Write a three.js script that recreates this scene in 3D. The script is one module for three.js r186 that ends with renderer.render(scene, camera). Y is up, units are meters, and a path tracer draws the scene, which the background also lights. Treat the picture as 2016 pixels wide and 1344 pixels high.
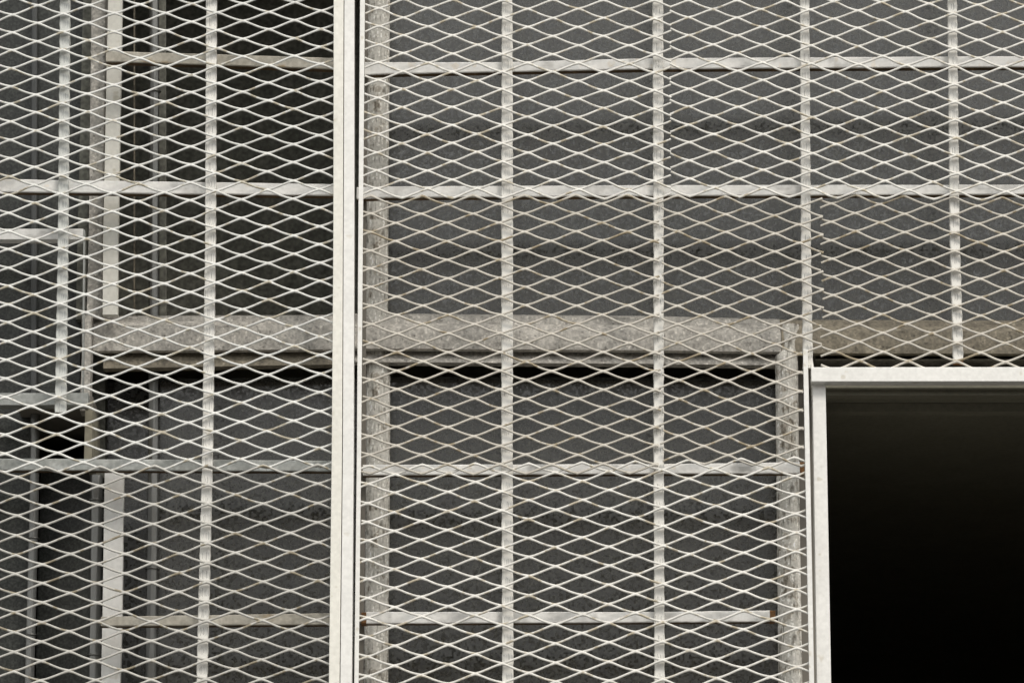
import * as THREE from 'three';
import { mergeGeometries, toCreasedNormals } from 'three/addons/utils/BufferGeometryUtils.js';

// ---------------------------------------------------------------- camera, sky, sun, exposure
const scene = new THREE.Scene();
const FPX = 9300, PITCH = THREE.MathUtils.degToRad(14), DIST = 9.3, AIM_Y = 3.9;   // long lens, looking up at an upper storey
const CAM = new THREE.Vector3(0, AIM_Y - DIST * Math.sin(PITCH), DIST * Math.cos(PITCH));
const camera = new THREE.PerspectiveCamera(2 * THREE.MathUtils.radToDeg(Math.atan(672 / FPX)), 1024 / 682, 0.1, 400);
camera.position.copy(CAM);
camera.lookAt(0, AIM_Y, 0);
camera.updateMatrixWorld();

{ // bright even overcast
  const w = 64, h = 32, d = new Float32Array(w * h * 4);
  for (let j = 0; j < h; j++) {
    const el = ((j + 0.5) / h - 0.5) * Math.PI, s = Math.max(0, Math.sin(el)), L = 0.62 + 0.5 * s;
    for (let i = 0; i < w; i++) d.set([L * 0.996, L, L * 0.985, 1], (j * w + i) * 4);
  }
  const sky = new THREE.DataTexture(d, w, h, THREE.RGBAFormat, THREE.FloatType);
  sky.mapping = THREE.EquirectangularReflectionMapping;
  sky.magFilter = sky.minFilter = THREE.LinearFilter; sky.needsUpdate = true;
  scene.background = sky; scene.environment = sky;
}
const sun = new THREE.DirectionalLight(0xfff6ea, 1.1);
sun.position.set(4.5, AIM_Y + 9, 6.5); sun.target.position.set(0, AIM_Y, 0);
sun.castShadow = true; sun.shadow.radius = 34; sun.shadow.mapSize.set(2048, 2048);
Object.assign(sun.shadow.camera, { left: -3, right: 3, top: 3, bottom: -3, near: 0.5, far: 60 });
scene.add(sun, sun.target);

const renderer = new THREE.WebGLRenderer({ antialias: true });
renderer.toneMapping = THREE.LinearToneMapping;
renderer.toneMappingExposure = 1.82;
renderer.shadowMap.enabled = true;

// ---------------------------------------------------------------- helpers
function rng(seed) { let s = seed >>> 0; return () => { s = (s + 0x6D2B79F5) >>> 0; let t = s; t = Math.imul(t ^ (t >>> 15), t | 1); t ^= t + Math.imul(t ^ (t >>> 7), t | 61); return ((t ^ (t >>> 14)) >>> 0) / 4294967296; }; }
const hash = (x, y, s = 0) => { let h = Math.imul(x | 0, 374761393) ^ Math.imul(y | 0, 668265263) ^ Math.imul(s | 0, 1442695041); h = Math.imul(h ^ (h >>> 13), 1274126177); h ^= h >>> 16; return (h >>> 0) / 4294967296; };
const smooth = (t) => t * t * (3 - 2 * t);
function vnoise(x, y, per, s) {                                   // tiling value noise
  const xi = Math.floor(x), yi = Math.floor(y), fx = smooth(x - xi), fy = smooth(y - yi);
  const m = (a) => ((a % per) + per) % per, h = (a, b) => hash(m(a), m(b), s);
  return (h(xi, yi) * (1 - fx) + h(xi + 1, yi) * fx) * (1 - fy) + (h(xi, yi + 1) * (1 - fx) + h(xi + 1, yi + 1) * fx) * fy;
}
function fbm(u, v, base, oct, s) { let a = 0, g = 0.5, n = 0, f = base; for (let o = 0; o < oct; o++) { a += g * vnoise(u * f, v * f, f, s + o); n += g; g *= 0.55; f *= 2; } return a / n; }
function streak(u, v, fx, fy, s) {                                // tiling noise stretched along v
  const x = u * fx, y = v * fy, xi = Math.floor(x), yi = Math.floor(y), a = smooth(x - xi), b = smooth(y - yi), h = (i, j) => hash(i % fx, j % fy, s);
  return (h(xi, yi) * (1 - a) + h(xi + 1, yi) * a) * (1 - b) + (h(xi, yi + 1) * (1 - a) + h(xi + 1, yi + 1) * a) * b;
}
const lerp = (a, b, t) => a + (b - a) * t, clamp01 = (t) => Math.min(1, Math.max(0, t));
const step = (a, b, t) => smooth(clamp01((t - a) / (b - a)));

// texture from a function (u, v) -> [r, g, b] sRGB 0..255 ; size in metres per tile
function tex(px, metres, fn, srgb = true, metresV = metres, py = px) {
  const d = new Uint8Array(px * py * 4);
  for (let j = 0; j < py; j++) for (let i = 0; i < px; i++) {
    const c = fn((i + 0.5) / px, (j + 0.5) / py);
    d.set([c[0], c[1], c[2], 255].map((k) => Math.max(0, Math.min(255, k))), (j * px + i) * 4);
  }
  const t = new THREE.DataTexture(d, px, py, THREE.RGBAFormat);
  t.wrapS = t.wrapT = THREE.RepeatWrapping; t.magFilter = THREE.LinearFilter; t.minFilter = THREE.LinearMipmapLinearFilter; t.generateMipmaps = true;
  t.repeat.set(1 / metres, 1 / metresV);
  if (srgb) t.colorSpace = THREE.SRGBColorSpace;
  t.needsUpdate = true;
  return t;
}

// a pixel of the photograph taken back to the plane z, in metres
const fw = new THREE.Vector3(0, Math.sin(PITCH), -Math.cos(PITCH)), up = new THREE.Vector3(0, Math.cos(PITCH), Math.sin(PITCH));
function P(px, py, z) {
  const d = fw.clone().addScaledVector(up, (672 - py) / FPX); d.x += (px - 1008) / FPX;
  return CAM.clone().addScaledVector(d, (z - CAM.z) / d.z);
}

// loft through rings of points (each ring the same length); closed rings, capped ends, uv in metres
function loft(rings, crease = 0.5, uvFn) {
  const pos = [], n = rings[0].length;
  const tri = (a, b, c) => pos.push(a.x, a.y, a.z, b.x, b.y, b.z, c.x, c.y, c.z);
  for (let k = 0; k + 1 < rings.length; k++) for (let i = 0; i < n; i++) {
    const a = rings[k][i], b = rings[k][(i + 1) % n], c = rings[k + 1][(i + 1) % n], d = rings[k + 1][i];
    tri(a, b, c); tri(a, c, d);
  }
  for (const [r, flip] of [[rings[0], 1], [rings[rings.length - 1], 0]]) {
    const m = new THREE.Vector3(); r.forEach((p) => m.add(p)); m.divideScalar(n);
    for (let i = 0; i < n; i++) flip ? tri(m, r[(i + 1) % n], r[i]) : tri(m, r[i], r[(i + 1) % n]);
  }
  let g = new THREE.BufferGeometry();
  g.setAttribute('position', new THREE.Float32BufferAttribute(pos, 3));
  // outward test: flip if the signed volume is negative
  let vol = 0;
  for (let i = 0; i < pos.length; i += 9) vol += pos[i] * (pos[i + 4] * pos[i + 8] - pos[i + 5] * pos[i + 7]) + pos[i + 1] * (pos[i + 5] * pos[i + 6] - pos[i + 3] * pos[i + 8]) + pos[i + 2] * (pos[i + 3] * pos[i + 7] - pos[i + 4] * pos[i + 6]);
  if (vol < 0) { const p = g.attributes.position.array; for (let i = 0; i < p.length; i += 9) for (let k = 0; k < 3; k++) { const t = p[i + 3 + k]; p[i + 3 + k] = p[i + 6 + k]; p[i + 6 + k] = t; } }
  g = toCreasedNormals(g, crease);
  boxUv(g, uvFn);
  return g;
}
function boxUv(g, uvFn) {
  const p = g.attributes.position, uv = new Float32Array(p.count * 2), a = new THREE.Vector3(), b = new THREE.Vector3(), c = new THREE.Vector3();
  for (let i = 0; i < p.count; i += 3) {
    a.fromBufferAttribute(p, i); b.fromBufferAttribute(p, i + 1); c.fromBufferAttribute(p, i + 2);
    const n = b.clone().sub(a).cross(c.clone().sub(a)); n.set(Math.abs(n.x), Math.abs(n.y), Math.abs(n.z));
    [a, b, c].forEach((q, k) => {
      let u, v;
      if (uvFn) [u, v] = uvFn(q);
      else if (n.z >= n.x && n.z >= n.y) [u, v] = [q.x, q.y];
      else if (n.y >= n.x) [u, v] = [q.x, q.z];
      else [u, v] = [q.z, q.y];
      uv[(i + k) * 2] = u; uv[(i + k) * 2 + 1] = v;
    });
  }
  g.setAttribute('uv', new THREE.BufferAttribute(uv, 2));
  return g;
}
const V = (x, y, z) => new THREE.Vector3(x, y, z);
function box(x0, x1, y0, y1, z0, z1) {
  const r = (z) => [V(x0, y0, z), V(x1, y0, z), V(x1, y1, z), V(x0, y1, z)];
  return loft([r(z0), r(z1)], 0.3);
}
// a bar standing upright: stations [xl, xr, y] in photo pixels at plane zf, going back by depth
function uprightGeometry(st, zf, depth, c = 0.0015, wave, uvFn, sub = 1) {
  const S = [];
  for (let i = 0; i + 1 < st.length; i++) for (let k = 0; k < sub; k++) S.push(st[i].map((q, j) => lerp(q, st[i + 1][j], k / sub)));
  S.push(st[st.length - 1]);
  return loft(S.map(([xl, xr, y]) => {
    const a = P(xl, y, zf), b = P(xr, y, zf), w = wave ? wave(a.y) : 0, Y = a.y;
    const x0 = a.x - w, x1 = b.x + w;
    return [V(x0, Y, zf - depth), V(x0, Y, zf - c), V(x0 + c * 0.3, Y, zf - c * 0.3), V(x0 + c, Y, zf), V(x1 - c, Y, zf), V(x1 - c * 0.3, Y, zf - c * 0.3), V(x1, Y, zf - c), V(x1, Y, zf - depth)];
  }), 0.35, uvFn);
}
// a rail lying along x: stations [x, yTop, yBottom] in photo pixels
function railGeometry(st, zf, depth, c = 0.0015, sub = 8, jig = 0, seed = 1) {
  const S = [];
  for (let i = 0; i + 1 < st.length; i++) for (let k = 0; k < sub; k++) S.push(st[i].map((q, j) => lerp(q, st[i + 1][j], k / sub)));
  S.push(st[st.length - 1]);
  return loft(S.map(([x, t, b], i) => {
    const j1 = (hash(i, seed) - 0.5) * jig, j2 = (hash(i, seed + 7) - 0.5) * jig;
    const A = P(x, t, zf), B = P(x, b, zf), X = A.x, y1 = A.y + j1, y0 = B.y + j2;
    return [V(X, y0, zf - depth), V(X, y0, zf - c), V(X, y0 + c * 0.3, zf - c * 0.3), V(X, y0 + c, zf), V(X, y1 - c, zf), V(X, y1 - c * 0.3, zf - c * 0.3), V(X, y1, zf - c), V(X, y1, zf - depth)];
  }), 0.35);
}
// an upright of round section: stations [xCentre, y, radius m]
function roundGeometry(st, z, seg = 18, sub = 1, squash = 1) {
  const S = [];
  for (let i = 0; i + 1 < st.length; i++) for (let k = 0; k < sub; k++) S.push(st[i].map((q, j) => lerp(q, st[i + 1][j], k / sub)));
  S.push(st[st.length - 1]);
  return loft(S.map(([xc, y, r]) => { const m = P(xc, y, z); return Array.from({ length: seg }, (_, i) => { const a = (i / seg) * Math.PI * 2; return V(m.x + Math.cos(a) * r, m.y, z + Math.sin(a) * r * squash); }); }), 0.9);
}
function sheetQuad(x0, x1, y0, y1, z, thick = 0.006) { const a = P(x0, y1, z), b = P(x1, y0, z); return box(a.x, b.x, a.y, b.y, z - thick, z); }

const used = {};
function numbered(n) { const k = used[n] = (used[n] ?? -1) + 1; return k ? `${n}_${String(k).padStart(3, '0')}` : n; }
function mesh(name, g, m, parent) { const o = new THREE.Mesh(g, m); o.name = name; o.castShadow = o.receiveShadow = true; parent.add(o); return o; }
function thing(name, label, category, group) { const o = new THREE.Group(); o.name = numbered(name); o.userData = { label, category }; if (group) o.userData.group = group; scene.add(o); return o; }

// ---------------------------------------------------------------- materials
const N = 512;
// white brush-painted steel with grey smudges and scratches
const smudge = tex(N, 0.4, (u, v) => {
  const s = step(0.5, 0.78, fbm(u, v, 8, 4, 3)), f = fbm(u, v, 64, 2, 9), sc = step(0.66, 0.8, fbm(u * 0.25, v, 64, 2, 21));
  const k = 247 - 40 * s - 18 * (f - 0.3) - 26 * sc * s, r = step(0.76, 0.86, fbm(u, v, 16, 3, 77)) * 0.35;
  return [k - 12 * r, k - 1 - 28 * r, k - 4 - 50 * r];
});
const greyCoat = tex(N, 0.4, (u, v) => {
  const s = fbm(u, v, 6, 5, 31), f = fbm(u, v, 64, 2, 33), b = step(0.58, 0.8, fbm(u, v, 12, 4, 37));
  const k = 168 + 62 * (s - 0.5) + 34 * (f - 0.5) + 26 * b;
  return [k - 3, k, k - 3];
});
const dustyCoat = tex(N, 0.4, (u, v) => {
  const s = fbm(u, v, 6, 5, 41), f = fbm(u, v, 64, 2, 43), r = step(0.64, 0.82, fbm(u, v, 12, 4, 47));
  const k = 184 + 56 * (s - 0.5) + 36 * (f - 0.5);
  return [k + 1 - 30 * r, k - 4 - 42 * r, k - 16 - 56 * r];
});
const frameCream = tex(N, 0.6, (u, v) => { const s = fbm(u, v, 5, 4, 51), f = fbm(u, v, 96, 2, 53), d = step(0.72, 0.83, fbm(u, v, 24, 3, 55)); const k = 231 + 14 * (s - 0.5) + 18 * (f - 0.5) - 22 * d; return [k, k - 2 - 3 * d, k - 11 - 9 * d]; });
const frameCool = tex(N, 0.6, (u, v) => { const s = fbm(u, v, 5, 4, 61), f = fbm(u, v, 96, 2, 63), d = step(0.74, 0.85, fbm(u, v, 24, 3, 65)); const k = 232 + 12 * (s - 0.5) + 18 * (f - 0.5) - 20 * d; return [k, k - 1 - 3 * d, k - 5 - 9 * d]; });
// weathered, stained zinc or cement of the window members
const weatherFn = (tint) => (u, v) => {
  const big = fbm(u, v, 5, 5, 71), mid = fbm(u, v, 28, 4, 73), fine = fbm(u, v, 110, 2, 75);
  const stain = step(0.5, 0.72, big * 0.6 + mid * 0.4), fleck = step(0.7, 0.8, fbm(u, v, 64, 3, 79)), pit = step(0.68, 0.78, fbm(u, v, 64, 3, 83));
  let k = 168 + 60 * (fine - 0.5) + 70 * (mid - 0.5) - 42 * stain + 34 * fleck - 34 * pit;
  return [k * tint[0], k * tint[1], k * tint[2]];
};
const weather = tex(1024, 0.5, weatherFn([1.14, 1.115, 1.07]));
const palePaint = tex(N, 0.3, (u, v) => {                          // worn pale paint over cement, speckled where it has flaked
  const big = fbm(u, v, 4, 4, 211), mid = fbm(u, v, 20, 4, 213), fine = fbm(u, v, 90, 2, 215), flake = step(0.54, 0.68, mid * 0.7 + fbm(u, v, 60, 2, 217) * 0.3);
  const st = step(0.56, 0.8, 0.6 * streak(u, v, 96, 18, 219) + 0.4 * mid), li = step(0.6, 0.82, 0.6 * streak(u, v, 80, 22, 225) + 0.4 * fine);
  const k = 214 + 40 * (big - 0.5) + 40 * (fine - 0.5) - 34 * flake - 66 * st + 42 * li;
  return [k, k - 3 - 4 * flake, k - 11 - 8 * flake];
});
const weatherBrown = tex(N, 0.5, (u, v) => weatherFn([0.95, 0.9, 0.8])(u, v).map((k) => k * 0.9));
const weatherBump = tex(N, 0.5, (u, v) => { const k = 128 + 150 * (fbm(u, v, 40, 4, 75) - 0.5); return [k, k, k]; }, false);
const paintBump = tex(N, 0.2, (u, v) => { const k = 128 + 130 * (fbm(u, v, 24, 4, 91) - 0.5); return [k, k, k]; }, false);
// dusty glazing, a fine grain of dust on grey
const dustFn = (r, g, b, a) => (u, v) => { const f = fbm(u, v, 256, 2, 101) - 0.5, s = fbm(u, v, 6, 5, 103) - 0.5, w = fbm(u * 0.5, v, 24, 3, 107) - 0.5; const k = 1 + a * f + 0.1 * s + 0.08 * w; return [r * k, g * k, b * k]; };
const dust = tex(1024, 0.7, dustFn(42, 42, 37, 1.8));
const dustRough = tex(N, 0.7, (u, v) => { const k = 70 + 8 * (fbm(u, v, 6, 5, 103) - 0.5) + 80 * (fbm(u, v, 160, 1, 111) - 0.5); return [k, k, k]; }, false);

// white bar with clusters of vertical brush and grinder strokes between the wire crossings; u over the bar, v over eight meshes
const PITCH_Y = 0.0376, BAR_TILE = 8;
function strokesTexture(base, dark, seed) {
  const w = 128, h = 1024, c = document.createElement('canvas'); c.width = w; c.height = h;
  const x = c.getContext('2d'), r = rng(seed);
  x.fillStyle = `rgb(${base})`; x.fillRect(0, 0, w, h);
  for (let i = 0; i < 1400; i++) { x.fillStyle = `rgba(${r() < 0.6 ? '150,150,146' : '250,250,246'},${0.1 + 0.16 * r()})`; x.fillRect(r() * w, r() * h, 1 + r() * 2.5, 2 + r() * 9); }
  for (let k = 0; k < BAR_TILE; k++) {
    const cy = (k + 0.5) * h / BAR_TILE + (r() - 0.5) * 12, n = 6 + Math.floor(r() * 4), cx = w * (0.42 + 0.2 * r());
    for (let i = 0; i < n; i++) {
      const px = cx + (i - (n - 1) / 2) * (10 + r() * 4) + (r() - 0.5) * 5, L = 26 + r() * 34, b = (r() - 0.5) * 16;
      x.strokeStyle = `rgba(${dark},${0.35 + 0.4 * r()})`; x.lineWidth = 2 + r() * 3.5; x.beginPath();
      x.moveTo(px, cy - L / 2 + (r() - 0.5) * 10); x.quadraticCurveTo(px + b, cy, px - b * 0.3, cy + L / 2); x.stroke();
    }
  }
  const t = new THREE.CanvasTexture(c); t.colorSpace = THREE.SRGBColorSpace; t.wrapS = t.wrapT = THREE.RepeatWrapping; t.anisotropy = 4;
  return t;
}
const std = (o) => new THREE.MeshStandardMaterial(o);
// wire paint: k sRGB level, g and b how much warmer; worn patches show the duller metal
const wirePaint = (k0, g, b, sd) => std({ map: tex(256, 0.25, (u, v) => { const s = fbm(u, v, 6, 4, sd), f = fbm(u, v, 48, 2, sd + 2), w = step(0.6, 0.75, fbm(u, v, 10, 4, sd + 3)); const k = k0 + 34 * (s - 0.5) + 22 * (f - 0.5) - 40 * w; return [k, k - g - 7 * w, k - b - 20 * w]; }), roughness: 0.55 });
const M = {
  bar: [1, 2, 3, 4].map((s) => std({ map: strokesTexture('234,232,226', '126,127,124', s * 17), roughness: 0.55 })),
  barGrey: std({ map: strokesTexture('206,208,204', '120,124,124', 91), roughness: 0.6 }),
  rail: std({ map: smudge, bumpMap: paintBump, bumpScale: 0.0006, roughness: 0.5 }),
  railGrey: std({ map: greyCoat, bumpMap: paintBump, bumpScale: 0.0006, roughness: 0.6 }),
  railDusty: std({ map: dustyCoat, bumpMap: paintBump, bumpScale: 0.0006, roughness: 0.7 }),
  cream: std({ map: frameCream, bumpMap: paintBump, bumpScale: 0.0003, roughness: 0.5 }),
  cool: std({ map: frameCool, bumpMap: paintBump, bumpScale: 0.0003, roughness: 0.5 }),
  wire: wirePaint(204, 2, 8, 121), wireWorn: wirePaint(178, 5, 15, 125), wireCool: wirePaint(200, 0, 4, 131), wireGrey: wirePaint(174, 2, 8, 135),
  pale: std({ map: palePaint, bumpMap: weatherBump, bumpScale: 0.0018, roughness: 0.75 }),
  weather: std({ map: weather, bumpMap: weatherBump, bumpScale: 0.0018, roughness: 0.75 }),
  weatherBrown: std({ map: weatherBrown, bumpMap: weatherBump, bumpScale: 0.0018, roughness: 0.85 }),
  glass: new THREE.MeshPhysicalMaterial({ map: dust, roughnessMap: dustRough, roughness: 1.15, ior: 2.0 }),
  glassCool: std({ map: tex(N, 0.7, dustFn(60, 62, 59, 1.1)), roughness: 0.34 }),
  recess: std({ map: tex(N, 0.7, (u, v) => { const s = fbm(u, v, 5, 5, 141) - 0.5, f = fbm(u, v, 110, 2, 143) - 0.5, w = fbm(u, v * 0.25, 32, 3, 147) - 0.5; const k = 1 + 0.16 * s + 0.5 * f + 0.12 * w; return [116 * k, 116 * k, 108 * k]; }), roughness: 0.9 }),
  void: std({ map: tex(N, 1.5, (u, v) => { const k = 1 + 0.3 * (fbm(u, v, 6, 5, 221) - 0.5) + 0.2 * (fbm(u, v, 90, 2, 223) - 0.5); return [156 * k, 151 * k, 134 * k]; }), roughness: 0.95 }),
  lintel: std({ map: tex(N, 0.7, (u, v) => { const k = 1 + 0.1 * (fbm(u, v, 8, 5, 151) - 0.5) + 0.14 * (fbm(u, v, 100, 2, 153) - 0.5); return [128 * k, 125 * k, 111 * k]; }), roughness: 0.8 }),
  pipe: new THREE.MeshStandardMaterial({ color: new THREE.Color().setRGB(0.26, 0.26, 0.25), metalness: 0.9, roughness: 0.42 }),
  rust: std({ map: tex(256, 0.1, (u, v) => { const s = fbm(u, v, 8, 4, 161), f = fbm(u, v, 48, 2, 163); return [lerp(86, 150, s) + 30 * (f - 0.5), lerp(60, 108, s) + 26 * (f - 0.5), lerp(34, 66, s) + 20 * (f - 0.5)]; }), roughness: 0.9 }),
  bareSteel: std({ map: tex(256, 0.2, (u, v) => { const k = 1 + 0.7 * (fbm(u, v, 8, 5, 201) - 0.5) + 0.4 * (fbm(u, v, 64, 2, 203) - 0.5); return [84 * k, 66 * k, 44 * k]; }), roughness: 0.9 }),
  glazingBar: std({ color: new THREE.Color().setRGB(0.1, 0.105, 0.105), roughness: 0.6 }),
  dark: std({ color: new THREE.Color().setRGB(0.2, 0.185, 0.16), roughness: 0.85 }),
  wall: std({ map: tex(N, 2.5, (u, v) => { const k = 148 + 40 * (fbm(u, v, 5, 5, 171) - 0.5) + 24 * (fbm(u, v, 90, 2, 173) - 0.5); return [k, k - 3, k - 9]; }), roughness: 0.9 }),
};
// ---------------------------------------------------------------- the street
{
  const st = mesh('street', new THREE.PlaneGeometry(220, 220).rotateX(-Math.PI / 2), std({ map: tex(N, 4, (u, v) => { const k = 48 + 24 * (fbm(u, v, 6, 5, 181) - 0.5) + 34 * (fbm(u, v, 120, 2, 183) - 0.5); return [k, k, k - 1]; }), roughness: 0.95 }), scene);
  { const uv = st.geometry.attributes.uv; for (let i = 0; i < uv.count; i++) uv.setXY(i, uv.getX(i) * 220, uv.getY(i) * 220); }
  st.userData = { kind: 'structure', label: 'dark asphalt street in front of the building' };
  const pv = mesh('pavement', box(-30, 30, 0.004, 0.13, 0.05, 3.2), std({ map: tex(N, 2, (u, v) => { const k = 88 + 30 * (fbm(u, v, 6, 5, 185) - 0.5) + 24 * (fbm(u, v, 110, 2, 187) - 0.5); return [k, k - 1, k - 4]; }), roughness: 0.95 }), scene);
  pv.userData = { kind: 'structure', label: 'grey pavement at the foot of the building' };
}
{ // the house across the street, mirrored in the lower panes
  const o = thing('opposite_building', 'low brown building across the street, mirrored in the lower panes', 'building');
  const wallM = std({ map: tex(N, 3, (u, v) => { const k = 1 + 0.4 * (fbm(u, v, 6, 5, 191) - 0.5) + 0.3 * (fbm(u, v, 100, 2, 193) - 0.5); return [112 * k, 102 * k, 90 * k]; }), roughness: 0.9 });
  mesh('wall', box(-28, 28, 0, 8.6, 22, 31), wallM, o);
  mesh('parapet', box(-28.1, 28.1, 8.6, 9.0, 21.9, 22.3), M.weatherBrown, o);
  for (let r = 0; r < 2; r++) for (let c = 0; c < 12; c++) {
    const x = -25.5 + c * 4.6, y = 1.2 + r * 3.6;
    const w = mesh('window', box(x, x + 1.5, y, y + 1.8, 21.93, 22.0), M.cream, o);
    mesh('pane', box(x + 0.08, x + 1.42, y + 0.08, y + 1.72, 21.915, 21.928), M.glassCool, w);
  }
}

// ---------------------------------------------------------------- the building: window wall behind the screens
const TOPY = P(0, -330, -0.2).y, LOWY = P(0, 1690, -0.2).y, LEFTX = P(-330, 672, -0.2).x, RIGHTX = P(2350, 672, -0.2).x;
const bld = thing('building', 'weathered window wall with grey panes behind the white mesh screens', 'building');
mesh('wall', box(-9, 9, TOPY, TOPY + 2.4, -0.34, -0.04), M.wall, bld);
mesh('wall', box(-9, 9, 0, LOWY, -0.34, -0.04), M.wall, bld);
mesh('wall', box(-9, LEFTX, LOWY + 0.001, TOPY - 0.001, -0.34, -0.042), M.wall, bld);
mesh('wall', box(RIGHTX, 9, LOWY + 0.001, TOPY - 0.001, -0.34, -0.042), M.wall, bld);
mesh('back_wall', box(-9, 9, 0, TOPY + 2.4, -4.3, -4.1), M.dark, bld);
mesh('roof', box(-9, 9, TOPY + 2.41, TOPY + 2.6, -4.3, 0), M.wall, bld);
mesh('side_wall', box(-9.2, -9.001, 0, TOPY + 2.4, -4.3, -0.05), M.wall, bld);
mesh('side_wall', box(9.001, 9.2, 0, TOPY + 2.4, -4.3, -0.05), M.wall, bld);

const pane = (x0, x1, y0, y1, z, m = M.glass, label) => { const o = mesh('window_pane', sheetQuad(x0, x1, y0, y1, z), m, bld); if (label) o.userData.label = label; return o; };
pane(742, 2370, -380, 668, -0.26);
pane(742, 1604, 741, 1720, -0.235);
pane(296, 742, 744, 1720, -0.234);
pane(186, 300, 752, 1720, -0.33);
pane(-360, 182, -380, 806, -0.2, M.glassCool);
pane(-360, 66, 803, 1720, -0.196, M.glassCool);
pane(60, 206, 905, 1720, -0.33, M.glassCool);
mesh('pane_rail', railGeometry([[765, 740, 744], [1530, 745, 749]], -0.23, 0.004, 0.0008, 2), M.glassCool, bld);
mesh('pane_rail', railGeometry([[300, 745, 749], [720, 740, 744]], -0.229, 0.004, 0.0008, 2), M.glassCool, bld);

{ // recess added behind the upper left window, unseen soffit put in to shade it
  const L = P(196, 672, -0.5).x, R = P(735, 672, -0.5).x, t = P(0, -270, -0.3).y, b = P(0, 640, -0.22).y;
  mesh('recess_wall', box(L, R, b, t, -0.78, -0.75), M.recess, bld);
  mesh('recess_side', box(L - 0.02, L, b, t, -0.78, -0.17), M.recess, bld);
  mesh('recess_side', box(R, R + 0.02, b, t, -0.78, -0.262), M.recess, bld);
  mesh('added_soffit', box(L - 0.02, R + 0.02, t, t + 0.05, -0.78, -0.12), M.recess, bld);
  mesh('recess_strip', uprightGeometry([[310, 325, -320], [313, 327, 640]], -0.262, 0.012), M.recess, bld);  // strip stands in for the shadow gap beside the pipe
  mesh('recess_strip', uprightGeometry([[262, 265, -320], [262, 265, 640]], -0.245, 0.01, 0.0006), M.weatherBrown, bld);
}
{ // black opening under the small side window
  const L = P(66, 850, -0.3).x, R = P(184, 850, -0.3).x, t = P(0, 800, -0.1).y, b = P(0, 930, -0.2).y;
  mesh('vent_back', box(L, R, b, t, -0.72, -0.7), M.void, bld);
  mesh('vent_side', box(L - 0.004, L, b, t, -0.7, -0.2), M.void, bld);
  mesh('vent_side', box(R, R + 0.015, b, t, -0.7, -0.1), M.void, bld);
  mesh('vent_top', box(L - 0.015, R + 0.015, t, t + 0.02, -0.7, -0.1), M.dark, bld);
}

// transoms: a moulded member and the ledge under it
function transom(name, st, m, sub = 24, seed = 1) {
  const S = [];
  for (let i = 0; i + 1 < st.length; i++) for (let k = 0; k < sub; k++) S.push(st[i].map((q, j) => lerp(q, st[i + 1][j], k / sub)));
  S.push(st[st.length - 1]);
  const rings = S.map(([x, a, b, c, d], i) => {
    const X = P(x, a, -0.16).x, e = (s) => (hash(i, seed + s) - 0.5) * 0.0016, y = (py, z) => P(x, py, z).y;
    const yt = y(a, -0.19), yb = y(d, -0.14);
    return [V(X, yt, -0.279), V(X, yt - 0.012, -0.279), V(X, yt - 0.012, -0.2), V(X, yb + 0.006, -0.152), V(X, yb, -0.15), V(X, yb + e(5) * 0.6, -0.14), V(X, y(d - 2.5, -0.136), -0.136 + e(4)), V(X, y((c + d) / 2, -0.134), -0.134 + e(3)), V(X, y(c, -0.138), -0.138), V(X, y((b + c) / 2, -0.148), -0.146 + e(2)), V(X, y(b, -0.160), -0.160 + e(1)), V(X, y(a + 3, -0.168), -0.168), V(X, yt, -0.19)];
  });
  return mesh(name, loft(rings, 0.7), m, bld);
}
transom('transom', [[186, 622, 632, 640, 693], [664, 619.5, 632, 640, 690]], M.weather, 24, 3);
transom('transom', [[664.5, 617, 634, 645, 688.5], [765, 617, 636, 646, 688.5], [1290, 622, 640, 650, 692], [1536, 628, 645, 655, 695]], M.weather, 20, 13);
transom('transom', [[1537, 629, 642, 650, 697], [2372, 632, 645, 653, 700]], M.weatherBrown, 40, 23);
function ledge(st, m, seed) {
  const S = []; for (let i = 0; i + 1 < st.length; i++) for (let k = 0; k < 30; k++) S.push(st[i].map((q, j) => lerp(q, st[i + 1][j], k / 30)));
  S.push(st[st.length - 1]);
  return mesh('transom_ledge', loft(S.map(([x, a, b], i) => {
    const X = P(x, a, -0.16).x, e = (s) => (hash(i, seed + s) - 0.5) * 0.0022, y = (py, z) => P(x, py, z).y;
    const yt = y(a - 12, -0.17), yb = y(b, -0.156);
    return [V(X, yt, -0.178), V(X, yt, -0.168), V(X, y(a, -0.165), -0.162 + e(1)), V(X, y((a + b) / 2, -0.150), -0.150 + e(2)), V(X, y(b - 2, -0.149), -0.149 + e(3)), V(X, yb + e(4), -0.156), V(X, yb, -0.178)];
  }), 0.9), m, bld);
}
ledge([[204, 700, 727], [664, 698, 719]], M.weatherBrown, 5);
ledge([[664.5, 697, 714], [1290, 700, 718], [1540, 704, 721]], M.weather, 15);
mesh('sill_strip', railGeometry([[1600, 706, 709], [2372, 706, 709]], -0.2, 0.07, 0.0008, 2), M.weather, bld);

{ // unlit cavity behind the transom
  const t = P(0, 668, -0.26).y + 0.03, b = P(0, 800, -0.3).y;
  mesh('cavity_back', box(LEFTX, RIGHTX, b, t, -0.62, -0.6), M.void, bld);
  mesh('cavity_top', box(P(186, 0, -0.3).x, RIGHTX, t, t + 0.01, -0.62, -0.262), M.void, bld);
}
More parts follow.
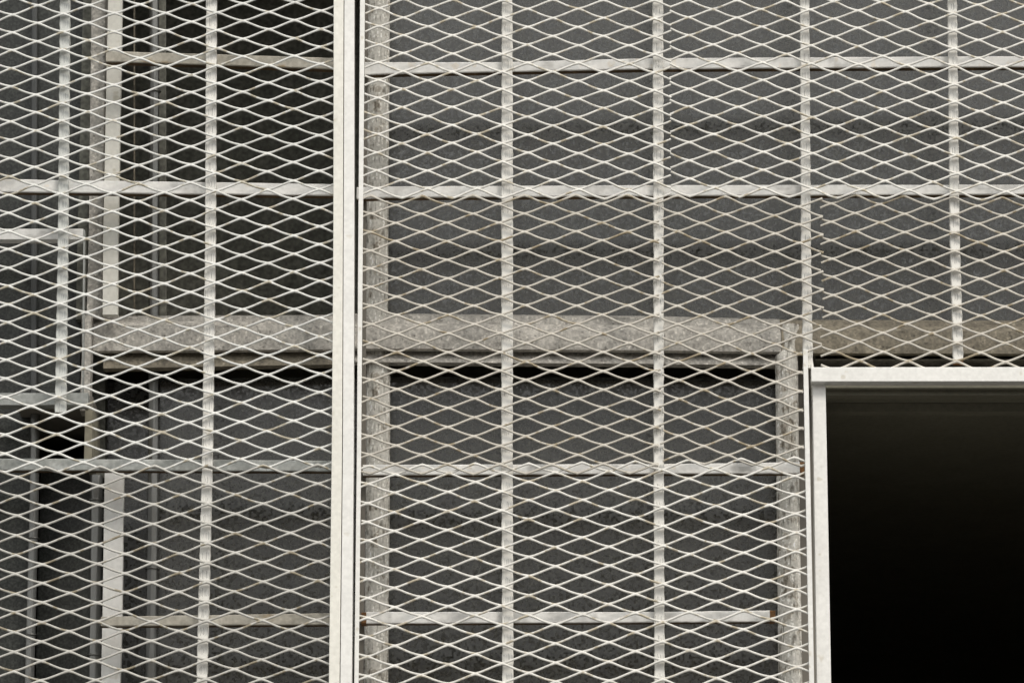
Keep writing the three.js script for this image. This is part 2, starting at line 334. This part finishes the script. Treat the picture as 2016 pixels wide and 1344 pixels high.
// round weathered mullions
mesh('mullion', roundGeometry([[746, -330, 0.0225], [746, 0, 0.0225], [742, 466, 0.0228], [741.5, 640, 0.0228]], -0.178, 24, 24, 0.8), M.pale, bld);
mesh('mullion', roundGeometry([[744, 680, 0.0245], [744, 906, 0.0240], [740, 1344, 0.0240], [737, 1700, 0.0240]], -0.178, 24, 24, 0.8), M.pale, bld);
mesh('mullion', roundGeometry([[1557, 640, 0.0165], [1556, 648, 0.0186], [1554, 690, 0.0190], [1549, 702, 0.0228], [1551, 906, 0.0228], [1556.5, 1344, 0.0236], [1560, 1700, 0.0238]], -0.15, 24, 16, 1), M.pale, bld);
// left hand members
mesh('side_mullion', uprightGeometry([[180, 209, -330], [179, 208, 0], [173, 202, 466], [169, 200, 625]], -0.13, 0.06, 0.003, null, null, 6), M.weather, bld);
mesh('side_mullion', uprightGeometry([[160, 179, 620], [160, 178, 700], [156, 175, 808]], -0.1, 0.05, 0.002, null, null, 6), M.weather, bld);
mesh('side_mullion', uprightGeometry([[179, 207, 626], [180, 206, 940]], -0.28, 0.08, 0.002, null, null, 6), M.recess, bld);
mesh('frame_strip', uprightGeometry([[213, 241, -330], [212, 240, 0], [202, 232, 466], [201, 231, 619]], -0.1, 0.02, 0.0012, null, null, 6), M.cream, bld).userData.label = 'cream frame strip above the transom';
mesh('frame_strip', uprightGeometry([[205, 243, 930], [201, 239.6, 1200], [198, 236, 1344], [195, 233, 1690]], -0.1, 0.02, 0.0012, null, null, 6), M.cool, bld).userData.label = 'wide white frame strip below the transom';

// dark room behind the opening at lower right
{
  const L = P(1606, 1000, -0.06).x, R = P(2720, 1000, -0.06).x, c = P(0, 733, 0.0).y, f = P(0, 1690, -0.06).y - 1.2;
  mesh('room_ceiling', box(L, R, c, c + 0.012, -4.0, -0.13), M.lintel, bld);
  mesh('room_wall', box(L - 0.012, L - 0.001, f, c + 0.05, -4.0, -0.23), M.void, bld);
  mesh('room_wall', box(R + 0.001, R + 0.05, f, c + 0.05, -4.0, -0.344), M.void, bld);
  mesh('room_wall', box(L, R, f, c, -4.05, -4.001), M.void, bld);
  mesh('room_floor', box(L, R, f - 0.05, f, -4.0, -0.344), M.void, bld);
  const beam = (z0, z1, d) => mesh('ceiling_beam', box(L + 0.001, R - 0.001, c - d, c - 0.001, z1, z0), M.lintel, bld);
  beam(-0.15, -0.18, 0.010); beam(-0.26, -0.30, 0.018);
  mesh('jamb_lining', uprightGeometry([[1562, 1606, 700], [1576, 1614, 1690]], -0.2, 0.02, 0.001), M.dark, bld);
}

// ---------------------------------------------------------------- pipes
const pipe = (st, z, label) => { const t = thing('metal_pipe', label, 'pipe', 'dull metal pipes behind the left screen'); mesh('tube', roundGeometry(st, z, 20, 4), M.pipe, t); return t; };
{
  const a = pipe([[303, -330, 0.0105], [302, 672, 0.0105], [301, 1000, 0.0115], [296, 1344, 0.0115], [294, 1690, 0.0115]], -0.216, 'dull metal pipe to the right of the cream and white frame strips');
  for (const y of [180, 1120]) { const m = P(y < 672 ? 302.5 : 299, y, -0.216); mesh('pipe_clip', new THREE.TorusGeometry(0.0125, 0.0022, 6, 20).rotateX(Math.PI / 2).translate(m.x, m.y, m.z), M.pipe, a); }
  const b = pipe([[189, 936, 0.0125], [185, 1344, 0.0125], [182, 1690, 0.0125]], -0.14, 'short dull metal pipe just left of the wide white frame strip');
  for (const y of [985, 1290]) { const m = P(lerp(189, 185, (y - 936) / 408), y, -0.14); mesh('pipe_clip', new THREE.TorusGeometry(0.0136, 0.002, 6, 20).rotateX(Math.PI / 2).translate(m.x, m.y, m.z), M.pipe, b); }
  const c = pipe([[69, 812, 0.0095], [66, 1000, 0.0095], [57, 1344, 0.0095], [50, 1690, 0.0095]], -0.17, 'leftmost dull metal pipe, below the small side window');
  for (const y of [1060, 1250]) { const m = P(lerp(66, 57, (y - 1000) / 344), y, -0.17); mesh('pipe_clip', new THREE.TorusGeometry(0.0105, 0.002, 6, 20).rotateX(Math.PI / 2).translate(m.x, m.y, m.z), M.pipe, c); }
}

// ---------------------------------------------------------------- small side window frame at far left
{
  const t = thing('side_window_frame', 'pale grey two-rail window frame at the left edge behind the mesh', 'window frame');
  mesh('rail', railGeometry([[-340, 450, 472], [163, 450, 471]], -0.05, 0.03, 0.001, 20), M.rail, t);
  mesh('rail', railGeometry([[-340, 774, 798], [173, 773, 797]], -0.05, 0.034, 0.001, 20), M.railGrey, t);
  mesh('glazing_bar', uprightGeometry([[62, 73, -320], [59, 71, 774]], -0.18, 0.015, 0.003, null, null, 4), M.glazingBar, t);
  mesh('stile', uprightGeometry([[163, 166, 452], [160, 163, 800]], -0.052, 0.02, 0.0008, null, null, 4), M.railGrey, t);
}

// ---------------------------------------------------------------- expanded metal
function proj(p) { const d = p.clone().sub(CAM), k = d.dot(fw); return [1008 + (d.x / k) * FPX, 672 - (d.dot(up) / k) * FPX]; }
const WIRE_A = 0.00262, WIRE_B = 0.0019, SIDES = 8, STEPS = 9;
function strandGeometry(pts, tans, wid) {
  const n = pts.length, pos = [], nor = [], uv = [], idx = [];
  let len = 0;
  for (let i = 0; i < n; i++) {
    if (i) len += pts[i].distanceTo(pts[i - 1]);
    const t = tans[i], nx = -t.y, ny = t.x, L = Math.hypot(nx, ny), tilt = 0.25;       // the ribbon leans, its lower edge forward
    for (let k = 0; k < SIDES; k++) {
      const a = (k / SIDES) * Math.PI * 2, ca = Math.cos(a), sa = Math.sin(a);
      const c = ca * WIRE_A * wid[i], s = sa * WIRE_B, e1 = c * Math.cos(tilt) + s * Math.sin(tilt), e2 = -c * Math.sin(tilt) + s * Math.cos(tilt);
      pos.push(pts[i].x + nx / L * e1, pts[i].y + ny / L * e1, pts[i].z + e2);
      const m = ca / WIRE_A, q = sa / WIRE_B, f1 = m * Math.cos(tilt) + q * Math.sin(tilt), f2 = -m * Math.sin(tilt) + q * Math.cos(tilt), M1 = Math.hypot(f1, f2);
      nor.push(nx / L * f1 / M1, ny / L * f1 / M1, f2 / M1);
      uv.push(len + pts[0].y * 3.1, k / SIDES * 0.02 + pts[0].y);
    }
    if (i) for (let k = 0; k < SIDES; k++) { const a = (i - 1) * SIDES + k, b = (i - 1) * SIDES + (k + 1) % SIDES; idx.push(a, b, a + SIDES, b, b + SIDES, a + SIDES); }
  }
  for (const [o, fl, tt] of [[0, 1, -1], [(n - 1) * SIDES, 0, 1]]) {
    const base = pos.length / 3, t = tans[o ? n - 1 : 0];
    for (let k = 0; k < SIDES; k++) { pos.push(pos[(o + k) * 3], pos[(o + k) * 3 + 1], pos[(o + k) * 3 + 2]); nor.push(t.x * tt, t.y * tt, 0); uv.push(uv[(o + k) * 2], uv[(o + k) * 2 + 1]); }
    for (let k = 1; k + 1 < SIDES; k++) fl ? idx.push(base, base + k + 1, base + k) : idx.push(base, base + k, base + k + 1);
  }
  const g = new THREE.BufferGeometry();
  g.setAttribute('position', new THREE.Float32BufferAttribute(pos, 3)); g.setAttribute('normal', new THREE.Float32BufferAttribute(nor, 3)); g.setAttribute('uv', new THREE.Float32BufferAttribute(uv, 2)); g.setIndex(idx);
  return g;
}
function expandedSheet(parent, o) {
  const grp = new THREE.Group(); grp.name = 'expanded_metal_sheet'; grp.userData.label = o.label; parent.add(grp);
  const A = P(o.at[0], o.at[1], 0), hx = o.px / 2, hy = o.py / 2, sd = o.seed;
  const wob = (c, l) => { // the sheet is stretched a little unevenly, and each bond sits a touch off
    const lx = (fbm((c + 64) / 128, (l + 128) / 256, 16, 2, sd) - 0.5), ly = (fbm((c + 64) / 128, (l + 128) / 256, 16, 2, sd + 5) - 0.5);
    return [0.008 * lx + (hash(c, l, sd + 9) - 0.5) * 0.0018, 0.0046 * ly + (hash(c, l, sd + 10) - 0.5) * 0.0015, 0.005 * (fbm((c + 64) / 128, (l + 128) / 256, 12, 2, sd + 3) - 0.5)];
  };
  const node = (c, l) => { const w = wob(c, l), u = c * hx + w[0], v = l * hy + w[1]; return V(A.x + u + (o.skew ?? 0) * v, A.y + v + o.slope * u, (o.z ?? 0) + w[2]); };
  const cMin = Math.floor((P(o.x[0] - 40, 672, 0).x - A.x) / hx) - 1, cMax = Math.ceil((P(o.x[1] + 40, 672, 0).x - A.x) / hx) + 1;
  const lTop = Math.ceil((P(0, o.y[0], 0).y - A.y) / hy), lBot = Math.floor((P(0, o.y[1], 0).y - A.y) / hy);
  const xl = (y) => o.xl ? o.xl(y) : o.x[0], xr = (y) => o.xr ? o.xr(y) : o.x[1];
  for (let m = lBot; m < lTop; m++) {
    const pts = [];
    for (let c = cMin; c < cMax; c++) {
      const low = ((c + m) & 1) === 0, lv = low ? m : m + 1, rv = low ? m + 1 : m;
      const a = node(c, lv), b = node(c + 1, rv), off = 0.0006, dz = 0.0016;
      a.y += low ? off : -off; b.y += low ? -off : off; a.z += low ? -dz : dz; b.z += low ? dz : -dz;
      const bend = 0.3 + 0.2 * (hash(c, m, sd + 20) - 0.5), sag = (low ? 0.0003 : 0.0013) + 0.0006 * (hash(c, m, sd + 21) - 0.5);
      for (let k = 0; k < STEPS; k++) {
        const t = k / STEPS, s = lerp(t, smooth(t), bend);
        pts.push(V(lerp(a.x, b.x, t), lerp(a.y, b.y, s) - sag * Math.sin(Math.PI * t) * Math.sin(Math.PI * t), lerp(a.z, b.z, smooth(t))));
      }
    }
    // cut at the sheet's edges
    const inside = (p) => { const [x, y] = proj(p); const j = o.ragged ? (hash(m, 5, sd) - 0.5) * o.ragged : 0; return x > xl(y) + j && x < xr(y) + j; };
    const ok = pts.map(inside), keep = pts.filter((_, i) => ok[i]), wid = pts.map((_, i) => { const t = (i % STEPS) / STEPS, e = Math.min(t, 1 - t); return 0.94 + 0.3 * (1 - step(0, 0.2, e)); }).filter((_, i) => ok[i]);
    if (keep.length < 3) continue;
    const tans = keep.map((p, i) => keep[Math.min(i + 1, keep.length - 1)].clone().sub(keep[Math.max(i - 1, 0)]).normalize());
    mesh('strand', strandGeometry(keep, tans, wid), o.m, grp);
  }
  return grp;
}

// ---------------------------------------------------------------- screens
const nodeWave = (px, py) => { const y0 = P(px, py, 0).y; return (y) => -0.0007 * Math.cos(2 * Math.PI * (y - y0) / PITCH_Y); };
function bar(parent, st, i, nodeAt, m, sub = 40) {
  const y0 = P(nodeAt[0], nodeAt[1], 0).y, w = 0.0225, zf = -0.0085;
  const at = (y) => { for (let k = 0; k + 1 < st.length; k++) { const a = P(0, st[k][2], zf).y, b = P(0, st[k + 1][2], zf).y; if (y <= a + 1e-6 && y >= b - 1e-6) return lerp(P(st[k][0], st[k][2], zf).x, P(st[k + 1][0], st[k + 1][2], zf).x, (y - a) / (b - a)); } return P(st[0][0], st[0][2], zf).x; };
  return mesh('vertical_bar', uprightGeometry(st, zf, 0.014, 0.0022, nodeWave(...nodeAt), (q) => [(q.x - at(q.y)) / w, (q.y - y0) / (PITCH_Y * BAR_TILE) + i * 0.25], sub), m, parent);
}
const rail = (parent, st, m, seed, label) => {   // painted face on a bar whose back and underside were left bare
  const o = mesh('horizontal_bar', railGeometry(st, -0.0235, 0.005, 0.0018, 24, 0.0007, seed), m, parent);
  mesh('bare_back', railGeometry(st.map(([x, a, b]) => [x, a + 0.8, b - 0.8]), -0.0286, 0.027, 0.0008, 6), M.bareSteel, o); if (label) o.userData.label = label; return o; };

const left = thing('security_screen', 'white welded mesh screen to the left of the tall double post', 'screen', 'expanded metal screens over the windows');
bar(left, [[117, 137, -330], [117, 137, 0], [113, 133, 466], [110, 131, 640], [107, 129, 811]], 0, [126.7, 62.5], M.barGrey);
bar(left, [[406, 427, -330], [405, 426, 0], [403, 424, 466], [397, 418, 906], [386, 407, 1344], [378, 399, 1690]], 1, [421, 57], M.bar[1]);
rail(left, [[-340, 343, 368], [0, 352, 377], [660, 362, 384.5]], M.rail, 3);
rail(left, [[208, 100, 121], [243, 101, 121.5], [660, 113.5, 135.5]], M.railDusty, 5, 'dusty grey topmost horizontal bar');
rail(left, [[-340, 900, 923], [0, 902, 925], [660, 906, 927.5]], M.railGrey, 7, 'bare grey horizontal bar');
rail(left, [[198, 1213.5, 1232], [660, 1206, 1229]], M.railDusty, 9, 'dusty beige lower horizontal bar');
expandedSheet(left, { label: 'upper mesh sheet', at: [126.7, 62.5], px: 0.1026, py: 0.0375, slope: 0.0155, skew: -0.006, x: [-330, 668], y: [-320, 918], seed: 11, m: M.wireCool });
expandedSheet(left, { label: 'lower mesh sheet', at: [138.9, 1089.8], px: 0.1067, py: 0.0386, slope: 0.0095, x: [-330, 664], y: [933, 1680], seed: 23, z: 0.001, m: M.wireGrey });

const right = thing('security_screen', 'white welded mesh screen right of the double post, cut out around the dark opening', 'screen', 'expanded metal screens over the windows');
bar(right, [[987, 1008, -330], [988, 1009, 0], [987, 1010, 466], [987, 1009.5, 906], [989, 1011, 1344], [990, 1012, 1690]], 0, [991.5, 105.9], M.bar[0]);
bar(right, [[1284, 1305, -330], [1285, 1306, 0], [1287, 1307, 466], [1287, 1307.5, 906], [1289, 1309, 1344], [1290, 1310, 1690]], 1, [1290, 105.9], M.bar[1]);
bar(right, [[1575, 1593, -330], [1576, 1594, 0], [1578, 1597, 466], [1581.6, 1601, 690], [1582, 1602, 724]], 2, [1593.8, 21.5], M.bar[2]);
bar(right, [[1865, 1883, -330], [1867, 1885, 0], [1871.5, 1890.6, 466], [1878, 1897.6, 709]], 3, [1880, 28], M.bar[3]);
mesh('rusty_end', uprightGeometry([[1878.2, 1897.4, 709.3], [1878.6, 1897.2, 716]], -0.0087, 0.0135, 0.002), M.rust, right).userData.label = 'rusted foot of a vertical bar';
rail(right, [[718, 122, 147], [760, 122, 145], [988, 121.5, 140.6], [1284, 114, 135], [2016, 110, 131], [2360, 108, 129]], M.rail, 11);
rail(right, [[702, 368, 391], [760, 366.5, 388.5], [1284, 364, 385], [2016, 363, 382], [2360, 362, 381]], M.rail, 13);
rail(right, [[714, 914, 935], [1284, 913, 932], [1575, 909, 931.5]], M.rail, 15);
mesh('rusty_end', railGeometry([[1575.3, 909, 931.5], [1584, 909, 931]], -0.0237, 0.0296, 0.002, 2), M.rust, right).userData.label = 'rusted bar end by the opening';
rail(right, [[721, 1204, 1227], [1284, 1204, 1224.5], [1516, 1201, 1223]], M.rail, 17);
mesh('rusty_end', railGeometry([[1516.3, 1201, 1223], [1527, 1201.5, 1222]], -0.0238, 0.0294, 0.002, 2), M.rust, right).userData.label = 'rusted bar end at the round mullion';
mesh('rusty_end', railGeometry([[711, 1205, 1227], [720.7, 1204.5, 1227]], -0.0238, 0.0294, 0.002, 2), M.rust, right).userData.label = 'rusted bar end beside the post';
mesh('edge_strip', uprightGeometry([[710, 719.5, -330], [708.5, 718, 0], [705, 714, 466], [702, 710.5, 906], [697, 705.5, 1344], [694, 702, 1690]], 0.007, 0.008, 0.0008, null, null, 8), M.cool, right);
mesh('back_shade_strip', uprightGeometry([[719, 726, -330], [717, 724, 0], [713, 721, 466], [710, 720, 906], [705, 715, 1344], [702, 712, 1690]], -0.055, 0.006, 0.0008, null, null, 8), M.dark, right).userData.label = 'strip behind the edge angle, coloured dark for the shade there';  // shade behind the edge strip, put into the dark colour of a slab
mesh('edge_strip', uprightGeometry([[1581.6, 1590.5, 687], [1583, 1592.5, 760], [1594, 1603.5, 1344], [1600, 1609, 1690]], 0.007, 0.008, 0.0008, null, null, 8), M.cool, right);
const openL = (y) => lerp(1581, 1597, clamp01((y - 690) / 654)) + 2, postR = (y) => lerp(716, 704, clamp01(y / 1344)) - 1;
expandedSheet(right, { label: 'upper mesh sheet beside the post', at: [991.5, 105.9], px: 0.1005, py: 0.0376, slope: -0.003, x: [700, 1323], xl: postR, y: [-320, 374], seed: 31, z: 0.001, m: M.wire });
expandedSheet(right, { label: 'upper right mesh sheet', at: [1593.8, 21.5], px: 0.0967, py: 0.0370, slope: -0.0155, x: [1318, 2350], y: [-320, 372], seed: 41, m: M.wire });
expandedSheet(right, { label: 'middle mesh sheet beside the post', at: [831.8, 456.7], px: 0.1014, py: 0.0377, slope: 0.0, x: [700, 1302], xl: postR, y: [397, 930], seed: 53, m: M.wireWorn });
expandedSheet(right, { label: 'narrow middle mesh sheet over the round mullion', at: [1382, 477.5], px: 0.0958, py: 0.0375, slope: -0.016, x: [1300, 1624], xr: (y) => (y < 688 ? 1623 : openL(y)), y: [398, 903], seed: 61, z: 0.0012, ragged: 7, m: M.wireWorn });
expandedSheet(right, { label: 'mesh sheet above the dark opening', at: [1734.4, 474.7], px: 0.0966, py: 0.0375, slope: -0.0105, x: [1615, 2350], y: [398, 712], seed: 71, z: -0.0022, m: M.wireWorn });
expandedSheet(right, { label: 'bottom mesh sheet', at: [830, 1063.8], px: 0.1045, py: 0.0377, slope: 0.0205, x: [690, 1620], xl: postR, xr: openL, y: [933, 1680], seed: 83, m: M.wire });

// ---------------------------------------------------------------- post between the screens
{
  const t = thing('screen_post', 'tall white double post between the two mesh screens', 'post');
  mesh('post_tube', uprightGeometry([[659, 678, -330], [656.5, 676.2, 0], [655.8, 674.8, 466], [652.5, 673, 906], [647, 668.2, 1344], [644, 665, 1690]], 0.012, 0.05, 0.0012, null, null, 8), M.cream, t).userData.label = 'cream painted tube';
  mesh('post_tube', uprightGeometry([[679.5, 698.6, -330], [677.6, 697, 0], [676, 697, 466], [674.4, 695.7, 906], [669.6, 692.2, 1344], [666.6, 689, 1690]], 0.013, 0.05, 0.0012, null, null, 8), M.cool, t).userData.label = 'white painted tube';
}

// ---------------------------------------------------------------- frame of the opening
{
  const t = thing('opening_frame', 'bright white frame around the dark opening at lower right', 'frame');
  mesh('header', railGeometry([[1598, 722.5, 751], [2362, 722, 750.5]], 0.01, 0.03, 0.0012, 20), M.cool, t);
  mesh('jamb', uprightGeometry([[1600, 1626, 752], [1600, 1626, 756], [1608.7, 1637, 1344], [1614, 1643, 1690]], -0.0105, 0.03, 0.0012, null, null, 8), M.cool, t);
}

renderer.render(scene, camera);
